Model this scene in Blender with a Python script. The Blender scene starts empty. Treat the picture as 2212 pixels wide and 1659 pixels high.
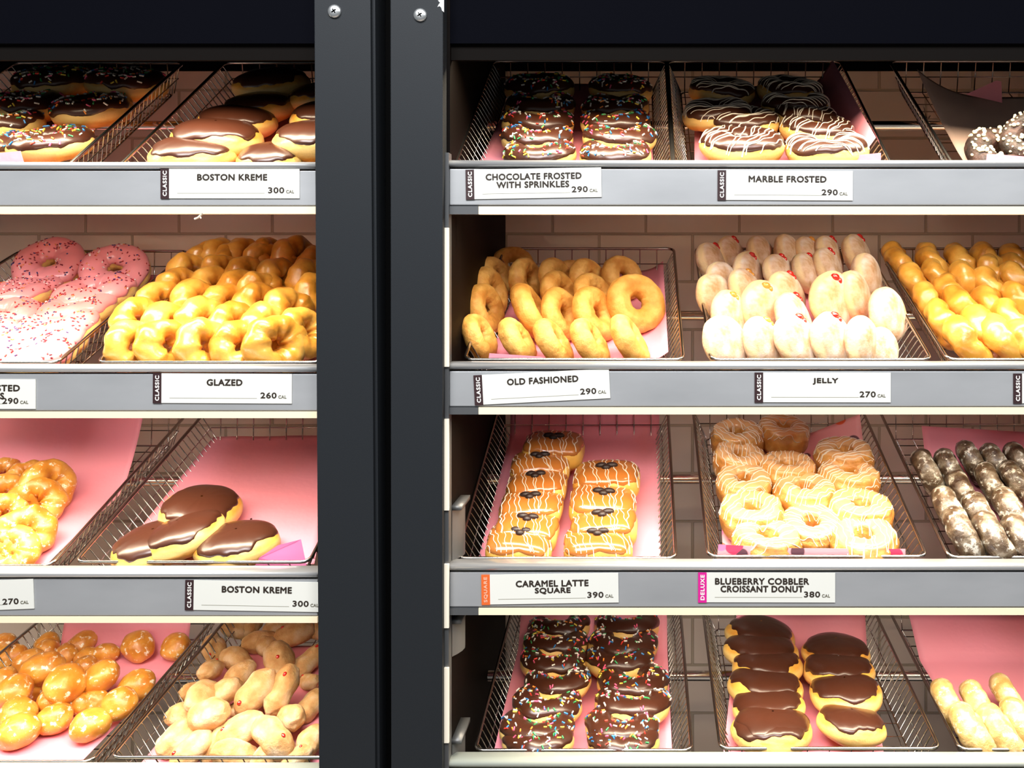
import bpy, math, random
from mathutils import Vector, Matrix, noise
from mathutils.bvhtree import BVHTree
random.seed(7)
sc = bpy.context.scene
COL = sc.collection
# ------------------------------------------------------------------ camera, light, exposure
S = 0.00064            # metres per photo pixel in the plane of the shelf edges (y = 0)
F = 1900.0             # focal length in photo pixels
D = F * S              # camera distance to that plane
CX, CY = 1385.0, 600.0 # photo pixel the level camera looks straight at
Z0 = 1.45
cam = bpy.data.objects.new('camera', bpy.data.cameras.new('camera')); COL.objects.link(cam); sc.camera = cam
cam.location = (0, -D, Z0); cam.rotation_euler = (math.pi / 2, 0, 0)
cam.data.sensor_width = 36; cam.data.lens = 36 * F / 2212
cam.data.shift_x = (1106 - CX) / 2212; cam.data.shift_y = (CY - 829.5) / 2212
cam.data.clip_start = 0.05
w = bpy.data.worlds.new('world'); sc.world = w; w.use_nodes = True
w.node_tree.nodes['Background'].inputs[0].default_value = (0.72, 0.76, 0.80, 1)
w.node_tree.nodes['Background'].inputs[1].default_value = 0.22
sc.view_settings.view_transform = 'Standard'; sc.view_settings.look = 'None'
sc.view_settings.gamma = 1; sc.view_settings.use_curve_mapping = False
sc.view_settings.exposure = 0.0

def area(name, loc, rot, sx, sy, power, color, spread=math.pi):
    l = bpy.data.lights.new(name, 'AREA'); l.shape = 'RECTANGLE'; l.size = sx; l.size_y = sy
    l.energy = power; l.color = color; l.spread = spread
    o = bpy.data.objects.new(name, l); COL.objects.link(o); o.location = loc; o.rotation_euler = rot
    return o
# shop ceiling panels in front of and above the cabinets
area('ceiling_lamp', (-0.5, -1.5, 3.0), (math.radians(30), 0, 0), 1.6, 0.8, 92, (0.97, 0.98, 1.0))
area('ceiling_lamp', (1.3, -1.8, 3.0), (math.radians(32), 0, 0), 1.2, 0.8, 44, (0.97, 0.98, 1.0))

def px(x, y, Y=0.0):
    k = S * (1 + Y / D)
    return Vector(((x - CX) * k, Y, Z0 + (CY - y) * k))
WARM = (1.0, 0.83, 0.60)
LEFT_X = (-800, 686); RIGHT_X = (971, 2620)
# (cabinet, y of the shelf edge bottom above the opening, power per metre)
YL = 0.036
def strip_light(x0, x1, y, ppm, tip=-10):
    a, b = px(x0, y, YL), px(x1, y, YL)
    area('shelf_lamp', ((a.x + b.x) / 2, YL, a.z), (math.radians(tip), 0, 0), b.x - a.x, 0.022, ppm * (b.x - a.x), WARM, math.radians(160))
P = 6.2
for y, p in ((101, P * 1.25), (455, P), (893, P * .9), (1336, P * .8)):
    strip_light(LEFT_X[0], LEFT_X[1] - 4, y, p, -14 if y < 200 else -8)
for y, p in ((100, P * 1.25), (452, P), (886, P * .9), (1320, P * .7)):
    strip_light(1060, RIGHT_X[1], y, p, -14 if y < 200 else -8)

# ------------------------------------------------------------------ helpers
def tag(o, label=None, cat=None, group=None, kind=None):
    if label: o['label'] = label
    if cat: o['category'] = cat
    if group: o['group'] = group
    if kind: o['kind'] = kind
    return o

class MB:
    def __init__(s): s.v = []; s.f = []; s.m = []; s.mat = 0
    def add(s, vs, fs):
        n = len(s.v); s.v += [tuple(p) for p in vs]
        s.f += [tuple(i + n for i in f) for f in fs]; s.m += [s.mat] * len(fs)
    def box(s, lo, hi):
        x0, y0, z0 = lo; x1, y1, z1 = hi
        s.add([(x0,y0,z0),(x1,y0,z0),(x1,y1,z0),(x0,y1,z0),(x0,y0,z1),(x1,y0,z1),(x1,y1,z1),(x0,y1,z1)],
              [(0,3,2,1),(4,5,6,7),(0,1,5,4),(1,2,6,5),(2,3,7,6),(3,0,4,7)])
    def grid(s, rows, closed_u=False, closed_v=False):
        nu, nv = len(rows), len(rows[0]); vs = [p for r in rows for p in r]; fs = []
        for i in range(nu if closed_u else nu - 1):
            for j in range(nv if closed_v else nv - 1):
                a = i * nv + j; b = ((i + 1) % nu) * nv + j
                a2 = i * nv + (j + 1) % nv; b2 = ((i + 1) % nu) * nv + (j + 1) % nv
                fs.append((a, b, b2, a2))
        s.add(vs, fs)
    def tube(s, pts, r, n=6, closed=False, flat=1.0, cap=True):
        pts = [Vector(p) for p in pts]; m = len(pts); rings = []
        prev = None
        for i, p in enumerate(pts):
            if closed: t = pts[(i + 1) % m] - pts[i - 1]
            else: t = pts[min(i + 1, m - 1)] - pts[max(i - 1, 0)]
            if t.length < 1e-9: t = Vector((1, 0, 0))
            t.normalize()
            if prev is None:
                a = Vector((0, 0, 1)) if abs(t.z) < .9 else Vector((0, 1, 0))
                e1 = t.cross(a).normalized()
            else:
                e1 = (prev - t * prev.dot(t))
                e1 = e1.normalized() if e1.length > 1e-6 else t.orthogonal().normalized()
            prev = e1; e2 = t.cross(e1)
            rings.append([p + (e1 * math.cos(2*math.pi*k/n) + e2 * math.sin(2*math.pi*k/n) * flat) * r for k in range(n)])
        s.grid(rings, closed_u=closed, closed_v=True)
        if not closed and cap:
            b = len(s.v) - n * m
            s.f.append(tuple(b + k for k in range(n))[::-1]); s.m.append(s.mat)
            s.f.append(tuple(b + n * (m - 1) + k for k in range(n))); s.m.append(s.mat)
    def mesh(s, name, mats, smooth=True):
        me = bpy.data.meshes.new(name); me.from_pydata(s.v, [], s.f)
        for m in (mats if isinstance(mats, (list, tuple)) else [mats]): me.materials.append(m)
        me.polygons.foreach_set('material_index', s.m)
        me.polygons.foreach_set('use_smooth', [smooth] * len(s.f)); me.update()
        return me
    def obj(s, name, mats, parent=None, smooth=False):
        return put(name, s.mesh(name, mats, smooth), parent)

def put(name, me, parent=None):
    o = bpy.data.objects.new(name, me); COL.objects.link(o)
    if parent: o.parent = parent
    return o
def empty(name, loc=(0, 0, 0)):
    o = bpy.data.objects.new(name, None); COL.objects.link(o); o.location = loc; o.empty_display_size = .02
    return o

# ------------------------------------------------------------------ materials
def mat(name, color, rough=.5, metal=0.0, coat=0.0, coat_rough=.1, sss=0.0, spec=.5, emit=None, estr=0.0):
    m = bpy.data.materials.new(name); m.use_nodes = True
    b = m.node_tree.nodes['Principled BSDF']
    b.inputs['Base Color'].default_value = (*color, 1); b.inputs['Roughness'].default_value = rough
    b.inputs['Metallic'].default_value = metal; b.inputs['Coat Weight'].default_value = coat
    b.inputs['Coat Roughness'].default_value = coat_rough
    b.inputs['Specular IOR Level'].default_value = spec
    if sss: b.inputs['Subsurface Weight'].default_value = sss; b.inputs['Subsurface Scale'].default_value = .01
    if emit: b.inputs['Emission Color'].default_value = (*emit, 1); b.inputs['Emission Strength'].default_value = estr
    return m
def N(m, t, **kw):
    n = m.node_tree.nodes.new(t)
    for k, v in kw.items(): setattr(n, k, v)
    return n
def lk(m, a, b): m.node_tree.links.new(a, b)
def bsdf(m): return m.node_tree.nodes['Principled BSDF']
def ramp(m, fac, stops):
    r = N(m, 'ShaderNodeValToRGB'); e = r.color_ramp.elements
    while len(e) > 1: e.remove(e[-1])
    e[0].position = stops[0][0]; e[0].color = (*stops[0][1], 1)
    for p, c in stops[1:]:
        x = e.new(p); x.color = (*c, 1)
    lk(m, fac, r.inputs[0]); return r.outputs[0]
def noise_tex(m, scale, detail=3, rough=.5, coord='Object'):
    tc = N(m, 'ShaderNodeTexCoord'); n = N(m, 'ShaderNodeTexNoise')
    n.inputs['Scale'].default_value = scale; n.inputs['Detail'].default_value = detail; n.inputs['Roughness'].default_value = rough
    lk(m, tc.outputs[coord], n.inputs['Vector']); return n.outputs['Fac']
def bump(m, h, strength, dist):
    b = N(m, 'ShaderNodeBump'); b.inputs['Strength'].default_value = strength; b.inputs['Distance'].default_value = dist
    lk(m, h, b.inputs['Height']); lk(m, b.outputs[0], bsdf(m).inputs['Normal'])
def mix(m, f, a, b):
    n = N(m, 'ShaderNodeMix', data_type='RGBA')
    if isinstance(f, float): n.inputs[0].default_value = f
    else: lk(m, f, n.inputs[0])
    for s, v in ((6, a), (7, b)):
        if isinstance(v, tuple): n.inputs[s].default_value = (*v, 1)
        else: lk(m, v, n.inputs[s])
    return n.outputs[2]
def dough(name, dark, mid, light, band=None, rough=.45, coat=.25, bs=.35, flecks=None, fth=.66, nscale=28, fscale=160, lo=.32, hi=.68):
    m = mat(name, mid, rough, coat=coat, coat_rough=.25, sss=.12)
    c = ramp(m, noise_tex(m, nscale, 4), [(lo, dark), (.5, mid), (hi, light)])
    if band:   # the pale unbrowned line round a fried donut
        tc = N(m, 'ShaderNodeTexCoord'); sx = N(m, 'ShaderNodeSeparateXYZ'); lk(m, tc.outputs['Object'], sx.inputs[0])
        ab = N(m, 'ShaderNodeMath', operation='ABSOLUTE'); lk(m, sx.outputs[2], ab.inputs[0])
        ad = N(m, 'ShaderNodeMath', operation='MULTIPLY_ADD'); lk(m, noise_tex(m, 40, 2), ad.inputs[0])
        ad.inputs[1].default_value = .008; lk(m, ab.outputs[0], ad.inputs[2])
        mr = N(m, 'ShaderNodeMapRange'); lk(m, ad.outputs[0], mr.inputs[0])
        mr.inputs[1].default_value = .0075; mr.inputs[2].default_value = .0120; mr.inputs[3].default_value = 1; mr.inputs[4].default_value = 0
        c = mix(m, mr.outputs[0], c, band)
    if flecks:
        f = ramp(m, noise_tex(m, fscale, 7, .7), [(fth - .03, (0, 0, 0)), (fth + .03, (1, 1, 1))])
        c = mix(m, f, c, flecks)
    lk(m, c, bsdf(m).inputs['Base Color'])
    bump(m, noise_tex(m, 90, 6, .6), bs, .004)
    return m
M = {}
M['dough'] = dough('fried_dough', (.56, .21, .025), (.72, .33, .045), (.82, .46, .09), band=(.84, .55, .18))
M['glazed'] = dough('glazed_dough', (.50, .20, .022), (.68, .31, .040), (.80, .44, .085), rough=.28, coat=.6, bs=.25)
M['orange'] = dough('honey_dough', (.52, .17, .018), (.66, .27, .032), (.78, .40, .08), rough=.38, coat=.4, bs=.3, flecks=(.95, .88, .72), fth=.60, fscale=90)
M['cake'] = dough('cake_dough', (.58, .25, .04), (.70, .35, .07), (.80, .46, .12), rough=.6, coat=.05, bs=.6, nscale=45)
M['powder'] = dough('powdered_dough', (.54, .29, .12), (.72, .52, .36), (.82, .72, .62), band=(.86, .66, .36), rough=.75, coat=0, bs=.5, nscale=40)
M['sugar'] = dough('sugared_dough', (.46, .22, .07), (.62, .37, .16), (.74, .55, .36), rough=.8, coat=0, bs=.7, nscale=30)
M['flaky'] = dough('flaky_dough', (.42, .15, .025), (.62, .28, .06), (.78, .48, .17), rough=.35, coat=.5, bs=.7, nscale=35)
M['square'] = dough('bun_dough', (.64, .31, .05), (.76, .42, .08), (.84, .52, .14), rough=.45, coat=.15)
M['dark_cake'] = dough('dark_cake_dough', (.035, .016, .008), (.10, .065, .035), (.34, .29, .22), rough=.35, coat=.6, bs=.9, nscale=45, flecks=(.60, .57, .50), fth=.57, fscale=55, lo=.35, hi=.72)
M['pale_cake'] = dough('pale_cake_dough', (.40, .25, .07), (.56, .38, .14), (.72, .57, .31), rough=.35, coat=.6, bs=.8, nscale=50, flecks=(.80, .72, .52), fth=.60, fscale=70)
M['black_cake'] = dough('black_cake_dough', (.012, .006, .004), (.03, .014, .008), (.07, .03, .02), rough=.6, coat=.1, bs=.9, nscale=60)
M['choc'] = mat('chocolate_icing', (.052, .015, .007), .32, coat=.35, coat_rough=.22); bump(M['choc'], noise_tex(M['choc'], 45, 3), .12, .003)
M['pink_icing'] = mat('pink_icing', (.86, .30, .31), .3, coat=.5, coat_rough=.15, sss=.1); bump(M['pink_icing'], noise_tex(M['pink_icing'], 40, 3), .15, .003)
M['caramel'] = mat('caramel_icing', (.42, .14, .025), .22, coat=.7, coat_rough=.1); bump(M['caramel'], noise_tex(M['caramel'], 40, 3), .12, .003)
M['glaze'] = mat('clear_glaze', (.68, .38, .17), .25, coat=.6)
M['white_icing'] = mat('white_icing', (.80, .72, .60), .45)
M['bean'] = mat('dark_chocolate', (.018, .007, .005), .5)
M['jelly'] = mat('red_jelly', (.62, .02, .015), .1, coat=1.0, coat_rough=.03)
M['amber'] = mat('amber_jelly', (.70, .30, .05), .15, coat=.8)
SPR = [mat('sprinkle_' + n, c, .35, coat=.3) for n, c in (('white', (.9, .88, .8)), ('yellow', (.9, .68, .08)), ('pink', (.85, .12, .25)),
       ('red', (.75, .05, .03)), ('orange', (.9, .28, .04)), ('green', (.05, .38, .12)), ('blue', (.03, .22, .55)))]
SPD = [mat('bit_' + n, c, .4) for n, c in (('maroon', (.28, .02, .04)), ('navy', (.04, .03, .16)), ('red', (.5, .03, .03)), ('white', (.92, .85, .8)), ('orange', (.8, .3, .1)))]
M['nib'] = mat('pale_nib', (.85, .78, .55), .5)
M['chrome'] = mat('chrome_wire', (.44, .42, .40), .2, 1.0)
M['rod'] = mat('polished_rod', (.70, .68, .64), .16, 1.0)
M['alu'] = mat('brushed_aluminium', (.50, .51, .53), .5, .35)
nz = N(M['alu'], 'ShaderNodeTexCoord'); mp = N(M['alu'], 'ShaderNodeMapping'); mp.inputs['Scale'].default_value = (3, 40, 9)
nn = N(M['alu'], 'ShaderNodeTexNoise'); nn.inputs['Scale'].default_value = 2; nn.inputs['Detail'].default_value = 5
lk(M['alu'], nz.outputs['Object'], mp.inputs[0]); lk(M['alu'], mp.outputs[0], nn.inputs['Vector'])
lk(M['alu'], ramp(M['alu'], nn.outputs['Fac'], [(.3, (.36, .37, .38)), (.7, (.44, .45, .46))]), bsdf(M['alu']).inputs['Base Color'])
M['lip'] = mat('bright_lip', (.72, .73, .74), .3, .7)
M['glass_edge'] = mat('pale_acrylic', (.50, .54, .47), .2, .1, coat=.5)
M['diffuser'] = mat('lamp_diffuser', (.72, .62, .45), .5, emit=(1.0, .78, .48), estr=.35)
M['trim'] = mat('glowing_cream_trim', (.78, .72, .60), .5, emit=(1.0, .88, .66), estr=.25)  # plastic, no lamp; a faint glow is put into it to look lit
M['post'] = mat('charcoal_powder_coat', (.0145, .0172, .0205), .6, spec=.22); bump(M['post'], noise_tex(M['post'], 900, 2), .15, .0006)
M['panel'] = mat('black_laminate', (.004, .0025, .002), .6, spec=.06)
M['navy'] = mat('dark_back_board', (.002, .0022, .004), .8, spec=.02)
M['screw'] = mat('zinc_screw', (.78, .80, .80), .25, .9)
M['housing'] = mat('brown_black_housing', (.005, .004, .0035), .8, spec=.05)
M['dark'] = mat('recess_shade_black', (.003, .003, .003), .9, spec=.02)  # near-black in place of the shade inside the post gap and screw slots
M['chip'] = mat('bare_metal_chip', (.75, .76, .75), .5)
M['bracket'] = mat('grey_bracket', (.13, .135, .14), .45, .5)
M['paper'] = mat('pink_paper', (.80, .285, .36), .6)
def crinkle(m, s=14, st=.35):
    bump(m, noise_tex(m, s, 4, .6), st, .006)
crinkle(M['paper'])
M['pale_paper'] = mat('pale_paper', (.70, .50, .42), .7); crinkle(M['pale_paper'])
M['flap'] = mat('magenta_paper', (.74, .17, .36), .6)
m = M['dots'] = mat('dotted_paper', (.85, .5, .5), .6)
tc = N(m, 'ShaderNodeTexCoord'); vo = N(m, 'ShaderNodeTexVoronoi'); vo.inputs['Scale'].default_value = 26
lk(m, tc.outputs['Object'], vo.inputs['Vector'])
cr = ramp(m, vo.outputs['Distance'], [(.33, (1, 1, 1)), (.36, (0, 0, 0))])
sp = N(m, 'ShaderNodeSeparateColor'); lk(m, vo.outputs['Color'], sp.inputs[0])
rc = ramp(m, sp.outputs[0], [(0, (.85, .12, .04)), (.35, (.7, .04, .12)), (.6, (.12, .04, .06)), (.8, (.80, .2, .4))])
rc.node.color_ramp.interpolation = 'CONSTANT'
lk(m, mix(m, cr, (.83, .38, .42), rc), bsdf(m).inputs['Base Color'])
M['sign'] = mat('sign_card', (.78, .78, .715), .5)
M['ink'] = mat('dark_ink', (.025, .016, .01), .6); M['rule'] = mat('rule_ink', (.25, .24, .18), .6)
M['cal_ink'] = mat('calorie_ink', (.16, .15, .11), .6)
M['tab_brown'] = mat('tab_brown', (.035, .014, .016), .5); M['tab_orange'] = mat('tab_orange', (.78, .14, .025), .5)
M['tab_magenta'] = mat('tab_magenta', (.68, .01, .28), .5); M['tab_ink'] = mat('tab_lettering', (.85, .82, .78), .5)
M['tab_ink_o'] = mat('tab_lettering_tint', (.90, .45, .30), .5)

# tiled wall: glossy stretcher-bond tiles with recessed grout
DW = 0.506; KW = S * (1 + DW / D)
m = M['tile'] = mat('glazed_wall_tile', (.62, .52, .45), .16, coat=.3)
tc = N(m, 'ShaderNodeTexCoord'); mp = N(m, 'ShaderNodeMapping'); lk(m, tc.outputs['Object'], mp.inputs[0])
mp.inputs['Rotation'].default_value = (math.radians(-90), 0, 0)   # brick rows run up the wall
br = N(m, 'ShaderNodeTexBrick'); lk(m, mp.outputs[0], br.inputs['Vector'])
TH, TW = 103.5 * KW, 201.7 * KW
br.offset = .5; br.squash = 1
for k, v in (('Scale', 1.0), ('Mortar Size', .0028), ('Mortar Smooth', .25), ('Bias', 0.0), ('Brick Width', TW), ('Row Height', TH)): br.inputs[k].default_value = v
br.inputs['Color1'].default_value = (.60, .50, .43, 1); br.inputs['Color2'].default_value = (.64, .54, .465, 1); br.inputs['Mortar'].default_value = (.40, .33, .25, 1)
lk(m, br.outputs['Color'], bsdf(m).inputs['Base Color'])
iv = N(m, 'ShaderNodeMath', operation='SUBTRACT'); iv.inputs[0].default_value = 1; lk(m, br.outputs['Fac'], iv.inputs[1])
bump(m, iv.outputs[0], .9, .0025)
rr = N(m, 'ShaderNodeMapRange'); lk(m, br.outputs['Fac'], rr.inputs[0]); rr.inputs[3].default_value = .16; rr.inputs[4].default_value = .7
lk(m, rr.outputs[0], bsdf(m).inputs['Roughness'])
M['floor'] = mat('floor_tile', (.25, .22, .20), .4)

# ------------------------------------------------------------------ the setting
wall = MB(); wall.box((-1.9, 0, -.5), (1.9, .05, 2.4))
# object origin on a brick corner: pixel (1496, 505) of the photo on the wall plane
o = wall.obj('wall_back', M['tile']); c0 = px(1496, 505, DW); o.location = (c0.x, DW, c0.z)
for v in o.data.vertices:   # keep the slab itself between floor and ceiling
    v.co.z = (-c0.z if v.co.z < 0 else 2.6 - c0.z); v.co.x = (-2.2 if v.co.x < 0 else 1.9)
tag(o, kind='structure')
fl = MB(); fl.box((-2.2, -2.2, -.06), (2.2, .6, 0)); tag(fl.obj('floor', M['floor']), kind='structure')

# ------------------------------------------------------------------ cabinets
def slab(mb, x0t, x0b, x1t, x1b, Yf, Yb):   # upright with its edges at photo x (top, bottom of frame), Yf..Yb deep, floor to z 2.3
    def X(xt, xb, z):
        ypix = CY - (z - Z0) / (S * (1 + Yf / D)); return (xt + (xb - xt) * ypix / 1659 - CX) * S * (1 + Yf / D)
    vs = []
    for z in (0.0, 2.3):
        a = X(x0t, x0b, z) if z > .3 else X(x0t, x0b, .3); b = X(x1t, x1b, z) if z > .3 else X(x1t, x1b, .3)
        vs += [(a, Yf, z), (b, Yf, z), (b, Yb, z), (a, Yb, z)]
    mb.add(vs, [(0,3,2,1),(4,5,6,7),(0,1,5,4),(1,2,6,5),(2,3,7,6),(3,0,4,7)])

def cabinet(label, posts, side_px, side_dir, x0, x1):
    root = tag(empty('display_cabinet', (px((x0 + x1) / 2, 0).x, .25, 0)), label, 'cabinet')
    inv = Matrix.Translation(-root.location)
    def part(mb, name, m, smooth=False):
        me = mb.mesh(name, m, smooth); me.transform(inv); return put(name, me, root)
    for p in posts:
        mb = MB(); slab(mb, *p); q = part(mb, 'post', M['post'])
        bv = q.modifiers.new('bevel', 'BEVEL'); bv.width = .0012; bv.segments = 2
    sx = px(side_px, 0).x
    mb = MB(); mb.box((min(sx, sx + side_dir * .012), .003, 0), (max(sx, sx + side_dir * .012), DW - .004, 2.3)); part(mb, 'side_panel', M['panel'])
    ox = px(x0, 0).x if side_px > x0 + 400 else px(x1, 0).x     # cabinet's unseen other side, added to keep room light off the wall
    mb = MB(); mb.box((ox - .006, .003, 0), (ox + .006, DW - .004, 2.3)); part(mb, 'side_panel', M['panel'])
    a, b = px(x0, 0).x, px(x1, 0).x
    mb = MB(); mb.box((a, .004, px(0, 92).z), (b, .018, 2.3)); part(mb, 'header_panel', M['navy'])
    mb = MB(); mb.box((a, .010, px(0, 126).z), (b, .016, px(0, 92).z)); part(mb, 'lamp_housing', M['housing'])
    mb = MB(); mb.box((a, DW - .012, px(0, 155, DW).z), (b, DW - .004, 2.3)); part(mb, 'back_board', M['navy'])
    mb = MB(); mb.box((a, .003, 2.3), (b, DW - .004, 2.32)); part(mb, 'top_panel', M['navy'])
    mb = MB(); mb.box((a, .03, 0), (b, DW - .004, .12)); part(mb, 'plinth', M['panel'])
    return root, part
rootL, partL = cabinet('black display cabinet left of the charcoal upright posts', [(679, 691, 801, 813, -.020, .04), (801, 813, 811, 822, -.012, .04)], 806, -1, LEFT_X[0], 800)
rootR, partR = cabinet('black display cabinet right of the charcoal upright posts', [(843, 845, 957, 955, -.020, .04)], 971, -1, 962, RIGHT_X[1])
mb = MB(); mb.box((px(824, 0).x, .02, 0), (px(850, 0).x, .03, 2.3)); partR(mb, 'gap_shade_strip', M['dark'])  # black strip put in as the shade of the gap between the posts
# thin metal channel and faintly self-lit cream strips on the right cabinet's inner edge
mb = MB(); a, b = px(957, 1659, -.004), px(970, 330, -.004); mb.box((a.x, -.006, .3), (b.x, .012, b.z)); partR(mb, 'shelf_channel', M['bracket'])
for y0, y1 in ((492, 792), (905, 1102), (1218, 1356), (1442, 1604)):
    mb = MB(); a, b = px(960, y1, -.008), px(970, y0, -.008); mb.box((a.x, -.0095, a.z), (b.x, -.006, b.z)); partR(mb, 'cream_strip', M['trim'])
for y0, y1 in ((1094, 1212), (1340, 1420), (1600, 1668)):
    mb = MB(); sx = px(971, 0).x
    z0, z1 = px(0, y1, .01).z, px(0, y0, .01).z
    rows = []
    for k in range(7):
        t = k / 6 * math.pi; rows.append([(sx + .001 + .012 * math.sin(t), .012 + .06 * k / 6, z) for z in (z0, z1)])
    mb.grid(rows); mb.box((sx, .012, z1 - .006), (sx + .014, .075, z1)); partR(mb, 'shelf_bracket', M['bracket'], True)
# paint chips on the right post
mb = MB(); c = px(953, 10, -.0206)
pts = [(-7, 9), (2, 11), (6, 12), (6, -16), (2, -13), (0, -6), (-4, -3), (-8, -5), (-5, 1), (-2, 4)]
sp_ = S * (1 - .02 / D)
n = len(pts); vs = [(c.x + x * sp_, c.y, c.z + y * sp_) for x, y in pts] + [(c.x + x * sp_, c.y + .0007, c.z + y * sp_) for x, y in pts]
mb.add(vs, [tuple(range(n))] + [(i, (i + 1) % n, (i + 1) % n + n, i + n) for i in range(n)]); partR(mb, 'paint_chip', M['chip'])

def screw(x, y, label):
    c = px(x, y, -.020); root = tag(empty('screw', c), label, 'screw')
    mb = MB(); rows = []
    for i in range(20):
        t = 2 * math.pi * i / 20; rows.append([(math.cos(t) * .0092 * r, -.0042 * z, math.sin(t) * .0092 * r) for r, z in ((1, 0), (1, .35), (.9, .7), (.6, .95), (.3, 1), (0.0, 1))])
    mb.grid(rows, closed_u=True); put('screw_head', mb.mesh('screw_head', M['screw'], True), root)
    mb = MB()
    for ang in (.6, .6 + math.pi / 2):
        dx, dz = math.cos(ang), math.sin(ang); w_, l_ = .0007, .0034
        vs = [(dx*a - dz*b, yy, dz*a + dx*b) for yy in (-.0046, -.0038) for a, b in ((-l_, -w_), (l_, -w_), (l_, w_), (-l_, w_))]
        mb.add(vs, [(0,1,2,3),(4,7,6,5),(0,4,5,1),(1,5,6,2),(2,6,7,3),(3,7,4,0)])
    put('cross_slot', mb.mesh('cross_slot', M['dark']), root)
screw(723, 25, 'round cross-head screw on the left charcoal post')
screw(908, 33, 'round cross-head screw on the right charcoal post')

# ------------------------------------------------------------------ shelf edges with their lamps
def shelf_edge(x0, x1, ytop, yface1, ys0, ys1, label, acrylic=False, capx=None):
    a, b = px(x0, ytop), px(x1, ytop); cx = (a.x + b.x) / 2
    root = tag(empty('shelf_edge', (cx, .01, px(0, yface1).z)), label, 'shelf')
    inv = Matrix.Translation(-root.location)
    def part(mb, name, m, smooth=False):
        me = mb.mesh(name, m, smooth); me.transform(inv); return put(name, me, root)
    zt, zb = px(0, ytop).z, px(0, yface1).z
    mb = MB()
    prof = [(.022, zt - .012), (.022, zt - .0015), (.020, zt), (.0, zt), (-.0035, zt - .002), (-.0045, zt - .005), (-.0035, zt - .008), (0, zt - .0095)]
    for x, nx in ((a.x, 0), (b.x, 1)): pass
    mb.grid([[(a.x, y, z) for y, z in prof], [(b.x, y, z) for y, z in prof]], closed_v=True)
    mb.f.append(tuple(range(8))); mb.m.append(0); mb.f.append(tuple(range(8, 16))[::-1]); mb.m.append(0)
    part(mb, 'lip', M['lip'] if not acrylic else M['glass_edge'], True)
    mb = MB(); mb.box((a.x, .0, zb), (b.x, .018, zt - .012)); q = part(mb, 'front_face', M['alu'] if not acrylic else M['glass_edge'])
    bv = q.modifiers.new('bevel', 'BEVEL'); bv.width = .0012; bv.segments = 2
    if ys1:
        z0, z1 = px(0, ys1).z, px(0, ys0).z
        ax = px(capx, 0).x if capx else a.x
        mb = MB(); mb.box((ax, -.001, z0), (b.x, .010, z1)); part(mb, 'lamp_diffuser', M['diffuser'])
        mb = MB(); mb.box((a.x, .002, z1 - .0005), (b.x, .05, z1 + .003)); part(mb, 'lamp_housing', M['bracket'])
        if capx:
            mb = MB(); mb.box((a.x, -.0012, z0), (ax, .010, z1)); part(mb, 'lamp_end_cap', M['bracket'])
    return root
shelf_edge(*LEFT_X, 350, 444, 446, 462, 'grey metal shelf edge left of posts, top one with one sign')
shelf_edge(*LEFT_X, 789, 887, 889, 903, 'grey metal shelf edge left of posts, second from the top')
shelf_edge(*LEFT_X, 1232, 1330, 1332, 1345, 'grey metal shelf edge left of posts, third from the top')
shelf_edge(*LEFT_X, 1664, 1750, 1752, 1766, 'pale shelf edge left of posts at the very bottom', acrylic=True)
shelf_edge(*RIGHT_X, 346, 443, 446, 463, 'grey metal shelf edge right of posts, top one with two signs', capx=1034)
shelf_edge(*RIGHT_X, 783, 878, 880, 895, 'grey metal shelf edge right of posts, second from the top', capx=1034)
shelf_edge(*RIGHT_X, 1217, 1311, 1314, 1328, 'grey metal shelf edge right of posts, third with orange tabbed sign', capx=1034)
shelf_edge(*RIGHT_X, 1641, 1740, 1742, 1756, 'pale clear shelf edge right of posts at the very bottom', acrylic=True)
# white icing drip hanging from the top left lamp
mb = MB(); mb.tube([px(438, 461, -.0015), px(432, 466, -.002), px(428, 470, -.002), px(420, 473, -.002)], .0014, 6)
mb.tube([px(432, 466, -.002), px(434, 472, -.002)], .001, 5)
tag(mb.obj('icing_drip', M['white_icing'], smooth=True), 'white icing drip hanging from the upper left light strip', 'icing')

# ------------------------------------------------------------------ support rods
for x0, x1, yy, where in ((LEFT_X[0], 800, (272, 683, 1040, 1466), 'left'), (990, RIGHT_X[1], (272, 682, 1035, 1460), 'right')):
    for i, y in enumerate(yy):
        YR = .304; a = px(x0, y, YR)
        if where == 'left': xa, xb = px(x0, 0).x, px(800, 0).x
        else: xa, xb = px(972, 0).x, px(x1, 0).x
        mb = MB(); mb.tube([(xa, 0, 0), (xb, 0, 0)], .0085, 20)
        o = mb.obj('support_rod', M['rod'], smooth=True); o.location = (0, YR, a.z)
        tag(o, 'polished steel rod behind the %s baskets, %s of posts' % (('top shelf', 'second shelf', 'third shelf', 'bottom shelf')[i], where), 'rod')

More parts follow.
